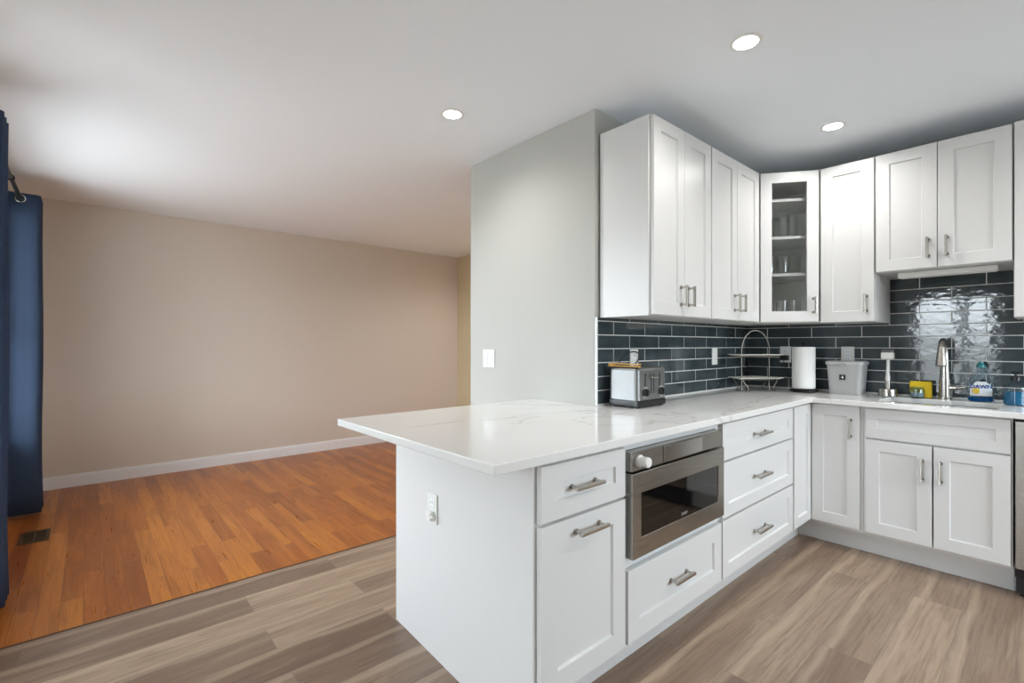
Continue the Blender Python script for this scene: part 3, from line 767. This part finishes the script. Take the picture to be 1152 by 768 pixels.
# dish soap
ds = thing('dish_soap_bottle', 'clear dish soap bottle with teal cap and little blue soap, right of the faucet', 'bottle', (3.72, 0.294, ZC), math.radians(-90 + 6))
prof = [(0, 0), (.046, 0), (.054, .006), (.056, .03), (.056, .07), (.052, .105), (.040, .140), (.024, .172), (.015, .186), (.014, .196), (0, .196)]
MB().lathe(prof, 36, sy=.62).build('body', M['clearplastic'], ds)
MB().lathe([(0, .003), (.044, .003), (.0515, .008), (.0535, .028), (0, .028)], 36, sy=.60).build('soap', M['blue_liquid'], ds)
b = MB().lathe([(.018, .190), (.019, .1905), (.0185, .205), (.011, .212), (.010, .222), (0, .224), ], 20); b.lathe([(0, .190), (.018, .190)], 20); b.build('cap', M['teal'], ds)
def wrap(bm_pts, z, r=.0563, sy=.62): pass
# printed label wrapped round the front (local -y)
b = MB(); bb = bmesh.new(); rows = []
for iz in range(9):
    z = .036 + .078 * iz / 8; hw_ = (.95 if iz < 5 else .95 - .09 * (iz - 4) ** 1.3)
    rr = .0567 if z < .07 else .0567 - (z - .07) * .13
    rows.append([bb.verts.new((rr * math.sin(a * hw_), -rr * .62 * math.cos(a * hw_) - .0004, z)) for a in [-.95 + 1.9 * k / 12 for k in range(13)]])
for r0, r1 in zip(rows, rows[1:]):
    for k in range(12): bb.faces.new((r0[k], r0[k + 1], r1[k + 1], r1[k]))
b._merge(bb); lab = b.build('label_sticker', M['label_white'], ds)
lettering('lettering', 'DAWN', 0.027, M['label_blue'], lab, Matrix.Translation((0, -.0360, .086)) @ Matrix.Rotation(PI / 2, 4, 'X'), .0006, .0008)
MB().lathe([(0, 0), (.016, 0), (.015, .0012), (0, .0012)], 20, Matrix.Translation((-.020, -.0345, .062)) @ Matrix.Rotation(PI / 2, 4, 'X') ).build('yellow_print', M['label_yellow'], lab)

# hand soap pump
hs = thing('soap_dispenser', 'clear pump bottle of blue hand soap with black pump at the right edge', 'soap dispenser', (3.66, 0.157, ZC), .3)
MB().lathe([(0, 0), (.044, 0), (.047, .004), (.047, .085), (.043, .105), (.030, .122), (.017, .128), (.016, .134), (0, .134)], 36).build('body', M['clearplastic'], hs)
MB().lathe([(0, .003), (.043, .003), (.0455, .007), (.0455, .073), (0, .073)], 36).build('soap', M['teal_liquid'], hs)
MB().lathe([(0, .130), (.020, .130), (.020, .148), (.012, .150), (.006, .152), (.006, .166), (.013, .167), (.013, .176), (0, .177)], 20).tube([(0, 0, .171), (-.02, 0, .172), (-.042, 0, .166)], .005, 8).build('pump', M['black'], hs)

# ------------------------------------------------------------------ glassware on the cabinet shelves
def tumbler(h, r, taper=.86):
    t = .0022
    return MB().lathe([(0, 0), (r * taper, 0), (r * taper + .001, .004), (r, h), (r - t, h), (r * taper - t, .012), (0, .012)], 24).build('drinking_glass', M['tumbler'])
base = A.lerp(B_, .5) - n_ * .0
def cabpos(s, d_): p = A.lerp(B_, .5) + (B_ - A).normalized() * s - n_ * d_; return p
sets = [(1.9215, 0.150, 0.034, [(-.082, .125), (-.005, .10), (.058, .12), (.03, .19)], 'tall clear drinking glasses on the upper glass cabinet shelf', 'tall clear drinking glass on the upper shelf of the glass corner cabinet, '),
        (1.6815, 0.115, 0.036, [(-.08, .12), (-.005, .10), (.075, .13), (.03, .20)], 'clear tumblers on the middle glass cabinet shelf', 'clear tumbler on the middle shelf of the glass corner cabinet, '),
        (ZB + .0205, 0.125, 0.037, [(-.085, .13), (-.012, .095), (.067, .10), (.03, .19)], 'clear tumblers on the floor of the glass cabinet', 'clear tumbler on the bottom board of the glass corner cabinet, ')]
wheres = ['front left', 'front middle', 'front right', 'behind the others']
for z, h, r, ps, grp, lab_ in sets:
    g0 = None
    for (s_, d_), wh in zip(ps, wheres):
        o = tumbler(h, r) if g0 is None else g0.copy()
        if g0 is None: g0 = o
        else: COL.objects.link(o)
        p = cabpos(s_, d_); o.location = (p.x, p.y, z + .0003); tag(o, lab_ + wh, 'glass', grp)

# ------------------------------------------------------------------ outlets and switches
def outlet(loc, rz, label, blank=False):
    """plate looking to local -y"""
    t = thing('wall_outlet', label, 'outlet', loc, rz)
    MB().box(-.037, .037, -.006, 0, -.058, .058, .002).build('plate', M['plastic'], t)
    for s in (-1, 1):
        k = MB().box(-.017, .017, -.0078, -.0055, s * .024 - .015, s * .024 + .015, .0012).build('socket', M['trimwhite'], t)
        MB().box(-.0075, -.0055, -.0082, -.0075, s * .024 - .006, s * .024 + .006).box(.0055, .0075, -.0082, -.0075, s * .024 - .005, s * .024 + .005).build('slots', M['black'], k, smooth=False)
    return t
outlet((2.298, TY - .0003, 1.133), 0, 'white outlet plate on the dark tiles above the toaster')
outlet((3.252, TY - .0003, 1.138), 0, 'white outlet plate on the dark tiles between toaster and wire rack')
outlet((TX - .0003, 0.942, 1.147), RS, 'white outlet plate on the tiles above the gray bin')
outlet((TX - .0003, 1.325, 1.147), RS, 'white outlet plate on the tiles behind the wire rack, left of the paper towels')
ad = thing('power_adapter', 'black power adapter plugged into the outlet left of the paper towels', 'adapter', (TX - .009, 1.325, 1.123), RS)
MB().box(-.026, .026, -.04, 0, -.018, .018, .004).build('block', M['black'], ad)
MB().tube([(0, -.03, -.017), (.004, -.032, -.05), (.03, -.03, -.12), (.05, -.025, -.19), (.06, -.04, -.217)], .0025, 8).build('cable', M['blackrubber'], ad)
sw = thing('light_switch', 'white double switch plate on the pale gray wall', 'switch', (WX - .0003, 2.468, 1.127), RS)
MB().box(-.060, .060, -.006, 0, -.059, .059, .002).build('plate', M['plastic'], sw)
for s in (-1, 1): MB().box(s * .024 - .0165, s * .024 + .0165, -.010, -.0055, -.033, .033, .0015).build('rocker', M['trimwhite'], sw)
pang = math.atan2(1.028 - 0.988, 1.95 - (YD + .022))
po = outlet((0.988 + (1.621 - YD - .022) * math.tan(pang) - .0004, 1.621, 0.580), RS - pang, 'white outlet plate with child safety cover on the peninsula end panel')
MB().box(-.02, .02, -.026, -.0078, -.045, -.008, .006).cyl((.0, -.012, -.026), (.034, -.02, -.026), .006, 10).build('safety_cover', M['plastic'], po)

# ------------------------------------------------------------------ recessed lights
def downlight(x, y, label, watts=None):
    t = thing('ceiling_light', label, 'light', (x, y, H), 0, None)
    MB().lathe([(.047, -.0005), (.060, -.0005), (.061, -.002), (.051, -.005), (.047, -.005), (.047, -.0005)], 36).build('trim_ring', M['plastic'], t)
    MB().lathe([(0, -.0040), (.047, -.0040), (.047, -.001), (0, -.001)], 36).build('lens', M['lamp_on'], t)
    sd = bpy.data.lights.new('downlight_beam', 'SPOT'); sd.energy = watts or LAMP; sd.color = (1.0, 0.975, 0.94); sd.spot_size = math.radians(158); sd.spot_blend = 0.9; sd.shadow_soft_size = 0.045
    so = bpy.data.objects.new('downlight_beam', sd); COL.objects.link(so); so.parent = t; so.location = (0, 0, -0.012)
    return t
downlight(1.449, 2.128, 'lit recessed ceiling light left of the gray wall, over the peninsula')
downlight(1.994, 0.840, 'lit recessed ceiling light nearest the camera, topmost in the photo')
downlight(3.126, 0.842, 'lit recessed ceiling light in front of the sink wall cabinets')
for x, y, wh in ((-1.0, .84, 'added unseen behind the camera position by the patio door'), (1.994, -.45, 'added unseen behind the camera over the middle of the kitchen'), (3.126, -.45, 'added out of frame over the right end of the sink run'), (1.994, -1.7, 'added unseen far behind the camera by the near kitchen wall'), (3.00, 3.45, 'unseen in the hall behind the gray wall block, nearer the kitchen'), (3.45, 4.45, 'unseen in the hall behind the gray wall block, farther from the kitchen')):  # unseen lights, added to light the room
    downlight(x, y, 'lit recessed ceiling light ' + wh, HALL if y > 3 else None)

# ------------------------------------------------------------------ window dressing and floor vent
rd = thing('curtain_rod', 'dark metal curtain rod over the window at the left edge', 'curtain rod', (-0.355, 0, 2.235), 0)
MB().tube([(0, 3.02, 0), (0, 5.09, 0)], .0125, 14).build('rod', M['dark_metal'], rd)
for yy in (3.02, 5.09):
    s = -1 if yy < 4 else 1
    MB().lathe([(0, 0), (.014, 0), (.020, .008), (.022, .022), (.016, .036), (0, .040)], 18, Matrix.Translation((0, yy, 0)) @ Matrix.Rotation(-s * PI / 2, 4, 'X')).build('finial', M['dark_metal'], rd)
for yy in (3.22, 4.22, 5.06):
    MB().box(-.114, -.108, yy - .014, yy + .014, -.03, .03, .002).cyl((-.110, yy, 0), (-.012, yy, 0), .008, 12).cyl((0, yy - .012, 0), (0, yy + .012, 0), .019, 16).build('bracket', M['dark_metal'], rd)

def curtain(label, ys, ye, x0, x1, z0, z1, folds):
    """bunched grommet curtain: a pleated ribbon, x0..x1 swing of the folds"""
    t = thing('curtain', label, 'curtain', ((x0 + x1) / 2, (ys + ye) / 2, z0), 0)
    amp = (x1 - x0) / 2; L = ye - ys; n = folds * 14
    b = bmesh.new(); rows = []; nz = 14
    for iz in range(nz + 1):
        f = iz / nz; row = []
        for i in range(n + 1):
            s = i / n; ph = 2 * PI * folds * s
            xx = -math.cos(ph); xx = math.copysign(abs(xx) ** 0.75, xx) * amp
            fl = 1 + .08 * math.sin(3.1 * s * 6 + 4 * f) * (1 - f)
            yy = -L / 2 + L * s + .010 * math.sin(2 * ph) + .008 * math.sin(7 * f + 5 * s) * (1 - f)
            row.append(b.verts.new((xx * fl + .004 * math.sin(9 * f + ph), yy, f * (z1 - z0))))
        rows.append(row)
    for r0, r1 in zip(rows, rows[1:]):
        for i in range(n): b.faces.new((r0[i], r0[i + 1], r1[i + 1], r1[i]))
    m_ = MB(); m_._merge(b); o = m_.build('panel', M['curtain'], t, angle=180)
    md = o.modifiers.new('cloth_thickness', 'SOLIDIFY'); md.thickness = .002
    zr = 2.235 - z0
    for k in range(folds * 2):
        s = (k + .5) / (folds * 2)
        ring_ = [(-.355 - (x0 + x1) / 2 + .024 * math.cos(a), 0, zr + .024 * math.sin(a)) for a in [2 * PI * q / 20 for q in range(20)]]
        g_ = MB().tube(ring_, .005, 8, closed=True).build('grommet', M['nickel'], t); g_.location = (0, -L / 2 + L * s, 0)
        g_.rotation_euler = (0, 0, 0)
    return t
curtain('navy blue grommet curtain hanging in the far corner against the beige wall', 4.76, 5.02, -0.425, -0.250, 0.03, 2.275, 3)
curtain('navy blue grommet curtain nearest the camera, cut by the left edge of the photo', 3.13, 3.36, -0.425, -0.284, 0.03, 2.275, 3)

vt = thing('floor_vent', 'brown metal floor vent register set in the oak floor under the window', 'floor vent', (-0.255, 4.29, 0.001), 0)
MB().cells([-.07, -.052, .052, .07], [-.125, -.107, .107, .125], lambda x, y: not (abs(x) < .052 and abs(y) < .107), 0.0, .005, .0012).build('frame', M['vent'], vt)
b = MB()
for k in range(11): b.box(-.053, .053, -.104 + k * .0203, -.096 + k * .0203, .0005, .004, .0008)
b.box(-.004, .004, -.107, .107, .0008, .0042)
b.build('grille', M['vent'], vt)
MB().box(-.052, .052, -.107, .107, .0001, .0006).build('duct', M['black'], vt, smooth=False)
